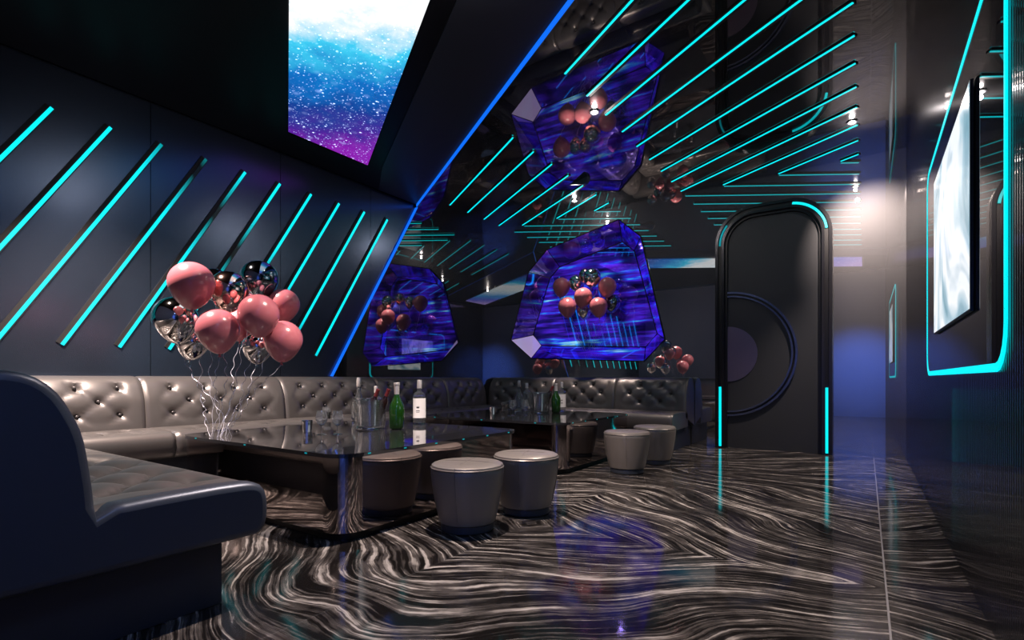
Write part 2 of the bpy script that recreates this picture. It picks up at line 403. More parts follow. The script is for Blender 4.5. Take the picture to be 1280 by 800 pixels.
# blue light line
t = thing('light_line', (XL+.03, 5.65, H-.05), 'long blue light line running diagonally down the left wall and across the ceiling', 'light strip')
def bar(name, p, q, w, h, m, parent, up=(0,0,1), shift=0):
    p, q, up = Vector(p), Vector(q), Vector(up); d = (q-p).normalized(); s = d.cross(up).normalized(); u = s.cross(d).normalized()
    V = []
    for e in (p, q):
        for a, b in ((-1,-1),(1,-1),(1,1),(-1,1)): V.append(e + s*(a*w/2+shift) + u*b*h/2)
    V = [v - parent.location if parent else v for v in V]
    return poly(name, V, [(0,1,2,3),(4,5,6,7),(0,1,5,4),(1,2,6,5),(2,3,7,6),(3,0,4,7)], m, parent)
cx0 = XR-.02
nx_, ny_ = -.5316, -.847
q = [(-.002*nx_, -.002*ny_), (.012*nx_, .012*ny_)]
bmx = prism([(XL+.02-t.location.x, 5.64-t.location.y), (cx0-t.location.x, line_y(cx0)-t.location.y), (cx0+.014*nx_-t.location.x, line_y(cx0)+.014*ny_-t.location.y), (XL+.02-t.location.x, 5.624-t.location.y)], 'z', H+.003-t.location.z, H+.045-t.location.z)
from_bm('ceiling_run', bmx, M['blue'], t)
zb_ = .94; yt_ = 5.66; yb_ = yt_-(H-zb_)*(5.66-3.60)/H
bmx = prism([(yt_-.016-t.location.y, H-t.location.z), (yt_+.0-t.location.y, H-t.location.z), (yb_-t.location.y, zb_-t.location.z), (yb_-.016-t.location.y, zb_-t.location.z)], 'x', XL-.024-t.location.x, XL+.018-t.location.x)
from_bm('wall_run', bmx, M['blue'], t)

# ceiling light strips
def led(p, q, up, m, label, group, gw=.055, lw=.016, side=1, cat='light strip'):
    t = thing('light_strip', tuple((Vector(p)+Vector(q))/2), label, cat, group)
    bar('channel', p, q, gw, .012, M['seam'], t, up)
    pu = Vector(up)*.006
    bar('diffuser', Vector(p)+pu, Vector(q)+pu, lw, .012, m, t, up, shift=side*(gw-lw)/2*.6)
    return t
def clipY(p, q, ymax):
    if p[1] > ymax and q[1] > ymax: return None
    P, Q = list(p), list(q)
    if Q[1] > ymax:
        k = (ymax-P[1])/(Q[1]-P[1]); Q = [P[i]+(Q[i]-P[i])*k for i in range(3)]
    if P[1] > ymax:
        k = (ymax-Q[1])/(P[1]-Q[1]); P = [Q[i]+(P[i]-Q[i])*k for i in range(3)]
    return P, Q
ordw = ['nearest','second','third','fourth','fifth','sixth','seventh','eighth','ninth','tenth','eleventh','twelfth','thirteenth']
G1 = []
for k in range(12):
    yl = 3.88+.415*k; r = clipY((-.07, yl-1.274, H-.006), (-2.1, yl, H-.006), YB-.02)
    if r and (r[0][0]-r[1][0]) > .15: G1.append(r)
for k, r in enumerate(G1):
    led(r[0], r[1], (0,0,-1), M['cyan'], f'cyan ceiling strip of the right-hand group, {ordw[k]} counted from the blue line', 'ceiling light strips by the right wall')
for k in range(7):
    yu = 4.59+.415*k; r = clipY((-3.12, yu, H-.006), (-5.1, yu+1.243, H-.006), YB-.02)
    if r: led(r[0], r[1], (0,0,-1), M['cyan'], f'cyan ceiling strip above the sofa corner, {ordw[k]} counted from the blue line', 'ceiling light strips over the sofa corner')
# wall light strips
for k in range(-2, 10):
    yt = 1.39+.409*k
    if yt-1.16 < YF+.02: continue
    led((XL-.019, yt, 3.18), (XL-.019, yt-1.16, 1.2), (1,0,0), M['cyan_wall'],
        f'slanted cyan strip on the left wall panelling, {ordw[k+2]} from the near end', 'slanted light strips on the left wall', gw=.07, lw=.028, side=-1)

# ceiling screen
e1, e2 = (-5.06, 3.19), (-5.05, 4.24); xe = -.08
def along(p): return (xe, p[1]+(p[0]-xe)*-1*-.6277*-1) if False else (xe, p[1]-(xe-p[0])*.6277)
scr = [e1, e2, along(e2), along(e1)]
t = thing('ceiling_screen', (-2.5, 2.2, H+.025), 'long glowing ceiling screen showing a starry white, blue and violet sky', 'screen')
o = from_bm('display', prism([(x+2.5, y-2.2) for x, y in scr], 'z', .0, .012), M['sky'], t)
# the picture uses world-based coordinates: give the display its own origin at the world zero
o.data.transform(Matrix.Translation((-2.5, 2.2, 0))); o.location = (2.5, -2.2, 0)
cxm = sum(p[0] for p in scr)/4; cym = sum(p[1] for p in scr)/4
def grow(p, g):
    dx, dy = p[0]-cxm, p[1]-cym; return (p[0]+g*(1 if dx > 0 else -1), p[1]+g*(.35 if dy > 0 else -.35)-g*.63*(1 if dx > 0 else -1))
bm = bmesh.new(); A = [bm.verts.new((x+2.5, y-2.2, .004)) for x, y in scr]; B = [bm.verts.new((grow((x,y), .04)[0]+2.5, grow((x,y), .04)[1]-2.2, .004)) for x, y in scr]
for i in range(4): bm.faces.new((A[i], A[(i+1)%4], B[(i+1)%4], B[i]))
bmesh.ops.solidify(bm, geom=bm.faces[:], thickness=.012)
from_bm('bezel', bm, M['black'], t)

# downlights
names = ['over the front of the room beside the two tables', 'above the crystal-shaped case', 'near the door', 'above the nearest stool']
for (x, y, p, s), nm in zip(DOWN, names):
    z = H if y > line_y(x) else H+.045
    t = thing('downlight', (x, y, z-.0), f'small round ceiling spotlight {nm}', 'ceiling light', 'ceiling spotlights')
    lathe('trim_ring', [(.045, 0), (.048, -.012), (.036, -.014), (.034, -.004)], M['black'], t, 32)
    lathe('lens', [(0, -.022), (.018, -.02), (.030, -.012), (.033, -.004)], M['lamp'], t, 32)
    l = bpy.data.lights.new('downlight_glow', 'POINT'); lo = bpy.data.objects.new('downlight_glow', l); C.objects.link(lo)
    l.energy = 10; l.color = (1, .88, .82); l.shadow_soft_size = .02; lo.location = (x, y, z-.055)

# ------------------------------------------------------------------ door and its arched frame
dx0, dx1, dtop = -1.65, -.33, 3.12
def arch(x0, x1, top, r, n=14, z0=0.0):
    p = [(x0, z0)]
    for i in range(n+1): a = pi-i/n*pi/2; p.append((x0+r+r*cos(a), top-r+r*sin(a)))
    for i in range(n+1): a = pi/2-i/n*pi/2; p.append((x1-r+r*cos(a), top-r+r*sin(a)))
    p.append((x1, z0)); return p
def arch_band(name, o0, w, ya, yb, m, parent, sub=None):
    A = arch(dx0+o0, dx1-o0, dtop-o0, .46-o0*.9); B = arch(dx0+o0+w, dx1-o0-w, dtop-o0-w, .46-(o0+w)*.9)
    if sub: A, B = A[sub[0]:sub[1]], B[sub[0]:sub[1]]
    bm = bmesh.new(); n = len(A)
    vs_ = [[bm.verts.new((p[0], y, p[1])) for p in P] for P, y in ((A, ya), (B, ya), (B, yb), (A, yb))]
    for i in range(n-1):
        for j in range(4): bm.faces.new((vs_[j][i], vs_[j][i+1], vs_[(j+1)%4][i+1], vs_[(j+1)%4][i]))
    bm.faces.new([v[0] for v in vs_]); bm.faces.new([v[-1] for v in vs_][::-1])
    return from_bm(name, bm, m, parent)
df = struct(arch_band('door_1_frame', 0, .035, YB, YB-.14, M['door_frame'], None))
arch_band('groove', .035, .045, YB, YB-.11, M['black'], df)
arch_band('inner_moulding', .08, .03, YB, YB-.14, M['door_frame'], df)
arch_band('inner_reveal', .11, .03, YB, YB-.09, M['black'], df)
arch_band('light_corner', .044, .026, YB-.105, YB-.125, M['cyan'], df, (17, 30))
arch_band('light_corner', .044, .020, YB-.105, YB-.122, M['cyan_dim'], df, (1, 8))
box('light_strip', (dx0+.044, YB-.125, .02), (dx0+.072, YB-.105, .80), M['cyan'], df)
box('light_strip', (dx1-.072, YB-.125, .02), (dx1-.044, YB-.105, .80), M['cyan'], df)
for o_ in (df,): pass
a = arch(dx0+.14, dx1-.14, dtop-.14, .34)
dr = struct(from_bm('door_1', prism(a, 'y', YB-.05, YB), M['door']))
def ring_half(name, r0, r1, ya, yb, m, parent, n=40):
    xc, zc = dx0+.14, 1.23; bm = bmesh.new(); cols = []
    for i in range(n+1):
        a = -pi/2+pi*i/n
        cols.append([bm.verts.new((xc+r*cos(a), y, zc+r*sin(a))) for r, y in ((r0, ya), (r0, yb), (r1, yb), (r1, ya))])
    for A, B in zip(cols, cols[1:]):
        for j in range(4): bm.faces.new((A[j], A[(j+1)%4], B[(j+1)%4], B[j]))
    bm.faces.new(cols[0]); bm.faces.new(cols[-1][::-1])
    return from_bm(name, bm, m, parent)
ring_half('handle_ring', .745, .765, YB-.05, YB-.085, M['door_ring'], dr)
ring_half('handle_ring', .79, .815, YB-.05, YB-.085, M['door_ring'], dr)
ring_half('handle_groove', .765, .79, YB-.05, YB-.06, M['black'], dr)
ring_half('inlay_disc', .002, .36, YB-.05, YB-.062, M['door_disc'], dr)

# ------------------------------------------------------------------ television on the right wall
ty0, ty1, tz0, tz1 = 2.24, 4.83, .925, 2.37
def rrect(y0, y1, z0, z1, r, n=5, ch=0):
    p = []
    for cy, cz, a0 in ((y1-r, z0+r, -pi/2), (y1-r, z1-r, 0), (y0+r, z1-r, pi/2), (y0+r, z0+r, pi)):
        for i in range(n+1): a = a0+pi/2*i/n; p.append((cy+r*cos(a), cz+r*sin(a)))
    return p
t = thing('television', (XR, (ty0+ty1)/2, tz0), 'large wall television in black glass with a bright cyan glowing border and white picture', 'television')
def loc_yz(p): return (p[0]-(ty0+ty1)/2, p[1]-tz0)
outer = [loc_yz(p) for p in rrect(ty0, ty1, tz0, tz1, .16)]; inner = [loc_yz(p) for p in rrect(ty0+.02, ty1-.05, tz0+.03, tz1-.03, .13)]
bm = bmesh.new(); n = len(outer)
S = [[bm.verts.new((x, p[0], p[1])) for p in P] for P, x in ((outer, 0), (outer, -.007), (inner, -.007), (inner, -.0))]
for i in range(n):
    for j in range(3): bm.faces.new((S[j][i], S[j][(i+1)%n], S[j+1][(i+1)%n], S[j+1][i]))
from_bm('glowing_border', bm, M['cyan'], t)
from_bm('glass_panel', prism(inner, 'x', -.005, -.002), M['mirror_tv'], t)
ya, za = onX(1171, 417, XR); yb_, zb = onX(1221, 385, XR)
o = box('picture', (-.022, 2.82, 1.19), (-.012, 4.16, 2.12), M['tv_picture'], t); o.location = (0, -(ty0+ty1)/2, -tz0)
box('picture_bezel', (-.02, 2.81-(ty0+ty1)/2, 1.18-tz0), (-.0085, 4.17-(ty0+ty1)/2, 2.13-tz0), M['black'], t)

# ------------------------------------------------------------------ crystal-shaped case on the back wall
YC0, YC1 = YB-.012, YB+.28
out_px = [(773.4,274.3),(801,295.7),(831,424),(805,451.6),(664,448),(638.7,425),(660.7,340),(683.8,312)]
in_px = [(778,302.6),(793,313.6),(821.5,417),(807,433.8),(677,432),(666.7,419),(687.4,348),(699.7,333.7)]
OU = [onY(*p, YC0) for p in out_px]; IN = [onY(*p, YC1) for p in in_px]
ccx = sum(p[0] for p in OU)/8; ccz = sum(p[1] for p in OU)/8
t = thing('crystal_case', (ccx, YB, ccz-.6), 'violet crystal-shaped case, reflections painted as glow, with faceted rim in the mirrored back wall', 'light box')  # not a lit box: its glow is mirror reflections painted as emission
T0 = Vector(t.location)
def cp(p, y): return Vector((p[0], y, p[1]))-T0
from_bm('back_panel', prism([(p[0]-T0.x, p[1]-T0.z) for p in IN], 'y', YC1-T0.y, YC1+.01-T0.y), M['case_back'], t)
n8 = 8
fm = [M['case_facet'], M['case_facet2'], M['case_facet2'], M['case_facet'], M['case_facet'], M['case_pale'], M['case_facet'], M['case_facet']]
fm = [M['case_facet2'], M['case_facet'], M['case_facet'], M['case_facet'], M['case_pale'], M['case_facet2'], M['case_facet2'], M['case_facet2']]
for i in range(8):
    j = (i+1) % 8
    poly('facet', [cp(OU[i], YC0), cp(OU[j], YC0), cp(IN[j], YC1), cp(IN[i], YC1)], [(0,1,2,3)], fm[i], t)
# outer shell tapering back to the wall
icx = sum(p[0] for p in IN)/8; icz = sum(p[1] for p in IN)/8
SH = [(icx+(p[0]-icx)*1.02, icz+(p[1]-icz)*1.02) for p in IN]
bm = bmesh.new(); A = [bm.verts.new(cp(p, YC0+.002)) for p in OU]; B = [bm.verts.new(cp(p, YC1)) for p in SH]
for i in range(8): bm.faces.new((A[i], A[(i+1)%8], B[(i+1)%8], B[i]))
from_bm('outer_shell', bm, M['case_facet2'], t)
from_bm('rim_edge', tube_bm([cp(p, YC0) for p in OU], .009, 6, True), M['edge'], t)
bm = tube_bm([cp(p, YC1-.004) for p in IN], .008, 6, True)
for i in range(8): tube_bm([cp(IN[i], YC1-.004), cp(OU[i], YC0)], .006, 5, bm=bm)
from_bm('corner_edges', bm, M['edge'], t)

# ------------------------------------------------------------------ sofas
def frac_smooth(a, b, x): t = max(0, min(1, (x-a)/(b-a))); return t*t*(3-2*t)
# profile (s = distance from the back, z)
cap = [onX(*p, -2.05) for p in ((121,647),(118,611),(112,575),(106,543),(92,516),(74,489),(54,474))]
S0 = .20
front = [(y-S0, z) for y, z in cap]        # bottom to top
back_prof = [(.0, .27), (.0, .45), (.0, .70), (.015, .85), (.06, .91), (.12, .928), (.20, .93)] + [(.27, .915)] + front[::-1][1:] + [(front[0][0]+.0, .40)]
def resample(P, n):
    d = [0]
    for a, b in zip(P, P[1:]): d.append(d[-1]+math.hypot(b[0]-a[0], b[1]-a[1]))
    out = []
    for i in range(n):
        t = d[-1]*i/(n-1); k = 0
        while k < len(d)-2 and d[k+1] < t: k += 1
        f = (t-d[k])/max(1e-9, d[k+1]-d[k]); out.append((P[k][0]+(P[k+1][0]-P[k][0])*f, P[k][1]+(P[k+1][1]-P[k][1])*f))
    return out
def smoothp(P, it=2):
    for _ in range(it): P = [P[0]]+[((a[0]+2*b[0]+c[0])/4, (a[1]+2*b[1]+c[1])/4) for a, b, c in zip(P, P[1:], P[2:])]+[P[-1]]
    return P
def frame(kind):
    if kind == 'left': return lambda l, s, z: (XL+.03+s, l, z)
    if kind == 'back': return lambda l, s, z: (l, YB-.01-s, z)
    if kind == 'near': return lambda l, s, z: (l, S0+s, z)
def pillow(u, v, du, dv, u0, v0):
    p = (u-u0)/du + (v-v0)/dv; q = (u-u0)/du - (v-v0)/dv
    a = abs(sin(pi*p/1.0)); b = abs(sin(pi*q/1.0))
    return (a*b)**.27
def upholstery(name, kind, l0, l1, prof, nl, npf, disp, m, parent, origin, cap0=True, cap1=True, seam=.018):
    fr = frame(kind); P = smoothp(resample(prof, npf), 2); Lh = l1-l0
    nrm = []
    for i in range(npf):
        a, b = P[max(i-1, 0)], P[min(i+1, npf-1)]; dx, dz = b[0]-a[0], b[1]-a[1]; k = math.hypot(dx, dz) or 1
        nrm.append((-dz/k, dx/k))      # left of travel: outward for a back-to-front, bottom-up profile
    bm = bmesh.new(); cols = []
    O = Vector(origin)
    for a in range(nl+1):
        l = l0+.002+(Lh-.004)*a/nl; e = min(l-l0, l1-l)
        es = -seam*(1-min(1, e/.03))**2
        col = []
        for i in range(npf):
            s, z = P[i]; d = disp(l-l0, s, z, Lh)+es
            if i in (0, npf-1): d = 0
            nx, nz = nrm[i]
            col.append(bm.verts.new(Vector(fr(l, s+nx*d, z+nz*d))-O))
        cols.append(col)
    for A, B in zip(cols, cols[1:]):
        for i in range(npf-1): bm.faces.new((A[i], A[i+1], B[i+1], B[i]))
        bm.faces.new((A[-1], A[0], B[0], B[-1]))
    if cap0: bm.faces.new(cols[0])
    if cap1: bm.faces.new(cols[-1][::-1])
    return from_bm(name, bm, m, parent, True)
# the profile runs anticlockwise seen from +l; outward side is the left normal negated
def tuft_back(du, dv, nb):
    zc = .715
    def f(u, s, z, Lh):
        if s < .2 or z > .90 or z < .5: return 0
        u0 = Lh/2
        m = frac_smooth(.50, .56, z)*(1-frac_smooth(.85, .895, z))*frac_smooth(.08, .17, min(u, Lh-u))
        h = pillow(u, z, du*1.0, dv, u0, zc)
        # buttons sit where p and q are whole: deepen them
        p = (u-u0)/du+(z-zc)/dv; q = (u-u0)/du-(z-zc)/dv
        bp = math.hypot(p-round(p), q-round(q)); pit = math.exp(-(bp/.16)**2)
        return ((h-1)*.030-pit*.034)*m
    return f
def tuft_seat(du, dv):
    def f(u, s, z, Lh):
        if z < .45 or s < .42: return 0
        m = frac_smooth(.44, .56, s)*(1-frac_smooth(.84, .95, s))*frac_smooth(.08, .2, min(u, Lh-u))
        h = pillow(u, s, du, dv, Lh/2, .70)
        return (h-1)*.065*m
    return f
seat_prof = [(.30, .27), (.30, .465), (.44, .478), (.60, .488), (.80, .488), (.93, .482), (.975, .47), (.997, .44), (1.0, .38), (.998, .31), (.985, .275), (.95, .265)]
# button lattice for one back module
def neg(f): return lambda *a: f(*a)
bt = bmesh.new(); bmesh.ops.create_uvsphere(bt, u_segments=12, v_segments=8, radius=.013)
for fce in bt.faces: fce.smooth = True
bmesh_button = bpy.data.meshes.new('button'); bt.to_mesh(bmesh_button); bt.free(); bmesh_button.materials.append(M['button'])
PB = smoothp(resample(back_prof, 60), 2)
def s_at(z):
    best = min((abs(p[1]-z), p[0]) for p in PB if p[0] > .22); return best[1]
def buttons(kind, l0, l1, du, dv, parent, origin):
    fr = frame(kind); c = (l0+l1)/2; O = Vector(origin)
    rows = [(.715, 0), (.715+dv/2, .5), (.715-dv/2, .5)]
    for z, sh in rows:
        for i in range(-4, 4):
            u = c+(i+sh)*du
            if u-l0 < .15 or l1-u < .15: continue
            o = bpy.data.objects.new('button', bmesh_button); C.objects.link(o); o.parent = parent
            o.location = Vector(fr(u, s_at(z)-.034, z))-O
def base(kind, l0, l1, d, m, parent, origin, e0=0, e1=0):
    fr = frame(kind); a, b = fr(l0+e0, .02, 0), fr(l1-e1, d, .275); O = Vector(origin)
    lo = [min(a[i], b[i])-O[i] for i in range(3)]; hi = [max(a[i], b[i])-O[i] for i in range(3)]
    box('base', lo, hi, m, parent, .004)

NB = 56
def sofa(kind, name_l, modules, seats, ends, label, origin, nb_l=66):
    t = thing('sofa', origin, label, 'sofa')
    for i, (a, b, tufted) in enumerate(modules):
        du = .29 if b-a > 1 else .25
        bk = upholstery('backrest', kind, a, b, back_prof, nb_l if tufted else 8, NB if tufted else 30, tuft_back(du, .23, 5) if tufted else (lambda *a: 0), M['leather'], t, origin)
        if tufted: buttons(kind, a, b, du, .23, bk, origin)
    for a, b, tufted in seats:
        upholstery('seat_cushion', kind, a, b, seat_prof, 60 if tufted else 12, 40, tuft_seat(.33, .30) if tufted else (lambda *a: 0), M['leather'], t, origin)
    base(kind, ends[0], ends[1], .86, M['plinth'], t, origin)
    return t
sofa('left', 'left', [(.69,1.92,True),(1.92,3.24,True),(3.24,4.56,True),(4.56,5.88,True),(5.88,6.83,True)],
     [(1.24,1.92,True),(1.92,3.24,True),(3.24,4.56,True),(4.56,6.28,True)], (1.24, 6.28), 'long black tufted leather sofa along the left wall under the slanted strips', (XL, 3.9, 0))
sofa('back', 'back', [(-5.20,-3.98,True),(-3.98,-2.96,True),(-2.96,-1.95,True)], [(-5.1,-3.3,True),(-3.3,-1.95,True)], (-5.5, -2.0),
     'black tufted leather sofa against the mirrored back wall, ending beside the arched door', (-3.6, YB, 0))
nr = sofa('near', 'near', [(-5.5,-4.4,False),(-4.4,-3.2,False),(-3.2,-2.10,False)], [(-5.08,-3.6,True),(-3.6,-2.10,True)], (-5.08, -2.14),
     'black leather sofa in the left foreground, its smooth navy end facing us', (-3.8, S0, 0))
# end panel of the near sofa: follows back and seat in one skin
def end_skin(kind, l0, l1, parent, origin, m):
    fr = frame(kind); O = Vector(origin)
    P = smoothp(resample(back_prof[:-1], 40), 1)
    S = smoothp(resample([(.47,.484),(.60,.488),(.80,.490),(.93,.486),(.975,.472),(.997,.44),(1.004,.38),(1.0,.31),(.985,.275),(.95,.265)], 26), 1)
    P = P[1:]+S+[(.5,.262),(.10,.262),(.03,.268)]
    sgn = 1 if l1 > l0 else -1
    bm = bmesh.new(); n = len(P); cx = .42; cz = .45
    rings = []
    for l, k in ((l0, 0), (l1-sgn*.03, 0), (l1-sgn*.012, .006), (l1-sgn*.003, .016), (l1, .030)):
        ring = []
        for i in range(n):
            a, b = P[i-1], P[(i+1)%n]; dx, dz = b[0]-a[0], b[1]-a[1]; q = math.hypot(dx, dz) or 1
            ring.append(bm.verts.new(Vector(fr(l, P[i][0]+dz/q*k, P[i][1]-dx/q*k))-O))
        rings.append(ring)
    for A, B in zip(rings, rings[1:]):
        for i in range(n): bm.faces.new((A[i], A[(i+1)%n], B[(i+1)%n], B[i]))
    bm.faces.new(rings[0]); bm.faces.new(rings[-1][::-1])
    o = from_bm('end_panel', bm, m, parent, True)
    for p in o.data.polygons:
        if len(p.vertices) > 6: p.use_smooth = False
    return o
end_skin('near', -2.12, -2.04, nr, (-3.8, S0, 0), M['leather_navy'])
bs = [o for o in C.objects if o.name.startswith('sofa')]
end_skin('back', -1.97, -1.90, bs[1], (-3.6, YB, 0), M['leather_navy'])

# ------------------------------------------------------------------ tables
def rr(x0, x1, y0, y1, r, n=8):
    p = []; e = .004
    for cx, cy, a0 in ((x1-r, y0+r, -pi/2), (x1-r, y1-r, 0), (x0+r, y1-r, pi/2), (x0+r, y0+r, pi)):
        a = a0; p.append((cx+r*cos(a)+sin(a)*e, cy+r*sin(a)-cos(a)*e))
        for i in range(n+1): a = a0+pi/2*i/n; p.append((cx+r*cos(a), cy+r*sin(a)))
        p.append((cx+r*cos(a)-sin(a)*e, cy+r*sin(a)+cos(a)*e))
    return p
def smooth_sides(o, ang=30):
    for p in o.data.polygons: p.use_smooth = abs(p.normal.z) < .5
    o.data.set_sharp_from_angle(angle=R(40))
def table(x0, x1, y0, y1, label):
    cx, cy = (x0+x1)/2, (y0+y1)/2; a, b = (x1-x0)/2, (y1-y0)/2
    t = thing('coffee_table', (cx, cy, 0), label, 'table', 'low mirrored tables')
    o = from_bm('body', prism(rr(-a+.015, a-.015, -b+.015, b-.015, .15, 12), 'z', .05, .465), M['bronze'], t); smooth_sides(o)
    o = from_bm('tabletop', prism(rr(-a, a, -b, b, .16, 12), 'z', .468, .49), M['tabletop'], t); smooth_sides(o)
    o = from_bm('plinth', prism(rr(-a+.06, a-.06, -b+.06, b-.06, .12, 8), 'z', 0, .05), M['black'], t); smooth_sides(o)
    # tiny cyan lights set in the edge
    for i in range(6):
        y = -b+.2+i*(2*b-.4)/5
        box('edge_light', (a-.001, y-.010, .478), (a+.002, y+.010, .485), M['cyan_dim'], t)
    for i in range(3):
        x = -a+.3+i*(2*a-.6)/2
        box('edge_light', (x-.010, -b-.002, .478), (x+.010, -b+.001, .485), M['cyan_dim'], t)
    return t
TB = (-4.22, -2.32)
table(*TB, 1.76, 3.54, 'large low mirrored bronze table with balloon ribbons on it, nearest to us')
table(*TB, 4.22, 5.96, 'low mirrored bronze table farther back, before the back wall sofa')

# ------------------------------------------------------------------ stools
def stool(x, y, label):
    t = thing('stool', (x, y, 0), label, 'stool', 'round leather stools', R(20))
    prof = [(0, .045), (.155, .045), (.168, .052), (.176, .08), (.196, .17), (.212, .27), (.219, .34), (.219, .366), (.214, .374)]
    lathe('seat_body', prof, M['stool'], t, 64)
    lathe('seat_top', [(.214, .374), (.217, .380), (.214, .390), (.20, .398), (.12, .405), (0, .408)], M['stool'], t, 64)
    lathe('piping', [(.2145, .370), (.2215, .372), (.2225, .377), (.2185, .381)], M['stool'], t, 64)
    lathe('foot_ring', [(0, 0), (.15, 0), (.158, .006), (.158, .045), (0, .045)], M['leather_navy'], t, 48)
    bm = bmesh.new()
    for a in (0, pi/2):
        pts = []
        for r, z in [(.1775,.08),(.1975,.17),(.2135,.27),(.2205,.34),(.2205,.372)]: pts.append((r*cos(a), r*sin(a), z))
        pts += [(.217*cos(a), .217*sin(a), .391), (.12*cos(a), .12*sin(a), .4055), (0, 0, .4085)]
        q = [(-x_, -y_, z) for x_, y_, z in pts[:-1]][::-1]
        tube_bm(pts+q, .0022, 5, bm=bm)
    from_bm('seam', bm, M['stool'], t, True)
    return t
s1 = stool(-1.99, 2.43, 'round black leather stool nearest to us, in front of the first table')
P2 = dup(s1, (-1.91, 2.96, 0), 'round black leather stool just right of and behind the nearest stool')
dup(s1, (-1.92, 4.78, 0), 'round black leather stool before the farther table, nearer of its pair')
dup(s1, (-1.88, 5.46, 0), 'round black leather stool beside the end of the back sofa, farthest away')

# ------------------------------------------------------------------ things on the tables
def lerp_prof(*a): return list(a)
def wine_glass(loc, label, group):
    t = thing('wine_glass', loc, label, 'glass', group)
    lathe('bowl', [(.004,.062),(.020,.070),(.038,.095),(.043,.120),(.038,.150),(.031,.175),(.0295,.175),(.0365,.149),(.0415,.120),(.0365,.096),(.019,.0725),(0,.064)], M['thin'], t, 32)
    lathe('stem', [(0,.0622),(.0045,.0615),(.0035,.03),(.004,.008),(.034,.003),(.035,0),(0,0)], M['glass'], t, 28)
    return t
def metal_cup(loc, label, group):
    t = thing('cup', loc, label, 'cup', group)
    bm = lathe_bm([(0,0),(.034,0),(.040,.085),(.042,.09),(.038,.088),(.031,.01),(0,.008)], 14)
    from_bm('cup_body', bm, M['steel'], t)
    return t
def spirit_bottle(loc, s, label, group, lab=True):
    t = thing('spirit_bottle', loc, label, 'bottle', group); t.scale = (s, s, s)
    lathe('bottle_glass', [(0,0),(.040,0),(.046,.006),(.046,.205),(.042,.222),(.020,.238),(.0155,.25),(.0155,.285),(.0125,.285),(.0125,.25),(.017,.236),(.038,.218),(.0425,.2),(.0425,.012),(0,.010)], M['glass'], t, 40)
    lathe('cap', [(.0165,.262),(.018,.263),(.018,.322),(.0165,.325),(0,.325)], M['cap'], t, 28)
    if lab:
        bm = bmesh.new(); n = 26; a0, a1 = -pi*.62, pi*.62; rows = []
        for i in range(n+1):
            a = a0+(a1-a0)*i/n; rows.append([bm.verts.new((.0468*cos(a), .0468*sin(a), z)) for z in (.045, .19)])
        for A, B in zip(rows, rows[1:]): bm.faces.new((A[0], A[1], B[1], B[0]))
        lb = from_bm('label', bm, M['white'], t, True)
        for z0, z1, w_ in ((.118,.128,.22),(.095,.100,.30),(.085,.088,.26)):
            bm = bmesh.new(); rows = []
            for i in range(9):
                a = -w_+2*w_*i/8; rows.append([bm.verts.new((.0471*cos(a), .0471*sin(a), z)) for z in (z0, z1)])
            for A, B in zip(rows, rows[1:]): bm.faces.new((A[0], A[1], B[1], B[0]))
            from_bm('label_mark', bm, M['ink'], lb)
    t.rotation_euler.z = -R(60)
    return t
def decanter(loc, s, label, group):
    t = thing('decanter', loc, label, 'bottle', group); t.scale = (s, s, s)
    lathe('bottle_glass', [(0,0),(.05,0),(.058,.01),(.060,.09),(.052,.14),(.030,.18),(.017,.215),(.0145,.25),(.018,.262),(.018,.27),(.0135,.27),(.0115,.25),(.014,.214),(.027,.178),(.048,.138),(.056,.09),(.054,.016),(0,.014)], M['glass'], t, 36)
    lathe('stopper', [(.012,.262),(.0185,.272),(.019,.32),(.016,.34),(0,.342)], M['cap'], t, 24)
    return t
def green_bottle(loc, s, label, group):
    t = thing('champagne_bottle', loc, label, 'bottle', group); t.scale = (s, s, s)
    lathe('bottle_glass', [(0,.006),(.030,0),(.042,.004),(.047,.012),(.050,.08),(.052,.13),(.047,.165),(.030,.20),(.019,.225),(.016,.25),(.016,.262),(0,.262)], M['green'], t, 40)
    lathe('foil', [(.0175,.236),(.018,.30),(.021,.303),(.021,.315),(.018,.318),(0,.318)], M['cap'], t, 28)
    return t
def wine_bottle(loc, tilt, az, label, group):
    t = thing('wine_bottle', loc, label, 'bottle', group); t.rotation_euler = (0, tilt, az)
    lathe('bottle_glass', [(0,.004),(.030,0),(.038,.006),(.038,.19),(.034,.215),(.018,.24),(.0145,.26),(.0145,.27),(0,.27)], M['wine'], t, 36)
    lathe('capsule', [(.0155,.245),(.0155,.305),(.017,.306),(.017,.318),(0,.32)], M['foil_red'], t, 24)
    return t
def ice_bucket(loc, label, group):
    t = thing('ice_bucket', loc, label, 'ice bucket', group)
    lathe('bucket_glass', [(0,0),(.105,0),(.120,.012),(.123,.06),(.122,.13),(.128,.20),(.140,.245),(.143,.25),(.137,.25),(.120,.20),(.1145,.13),(.115,.06),(.112,.022),(0,.018)], M['glass'], t, 14, smooth=False)
    lathe('inner_pail', [(0,.022),(.085,.022),(.100,.20),(.104,.235),(.100,.235),(.095,.2),(.081,.03),(0,.03)], M['steel'], t, 40)
    lathe('foot', [(0,-.0),(.11,0),(.11,.012),(0,.012)], M['steel'], t, 14, smooth=False)
    return t
def tumbler(loc, label, group, fill=True):
    t = thing('tumbler', loc, label, 'glass', group)
    lathe('glass_body', [(0,0),(.033,0),(.038,.11),(.0365,.11),(.0315,.008),(0,.008)], M['thin'], t, 24)
    if fill: lathe('drink', [(0,.0085),(.0310,.0085),(.0345,.075),(0,.075)], M['cola'], t, 24)
    return t
ZT = .4905
def on_table(px, py): x, y = onZ(px, py, .49); return (x, y, ZT)
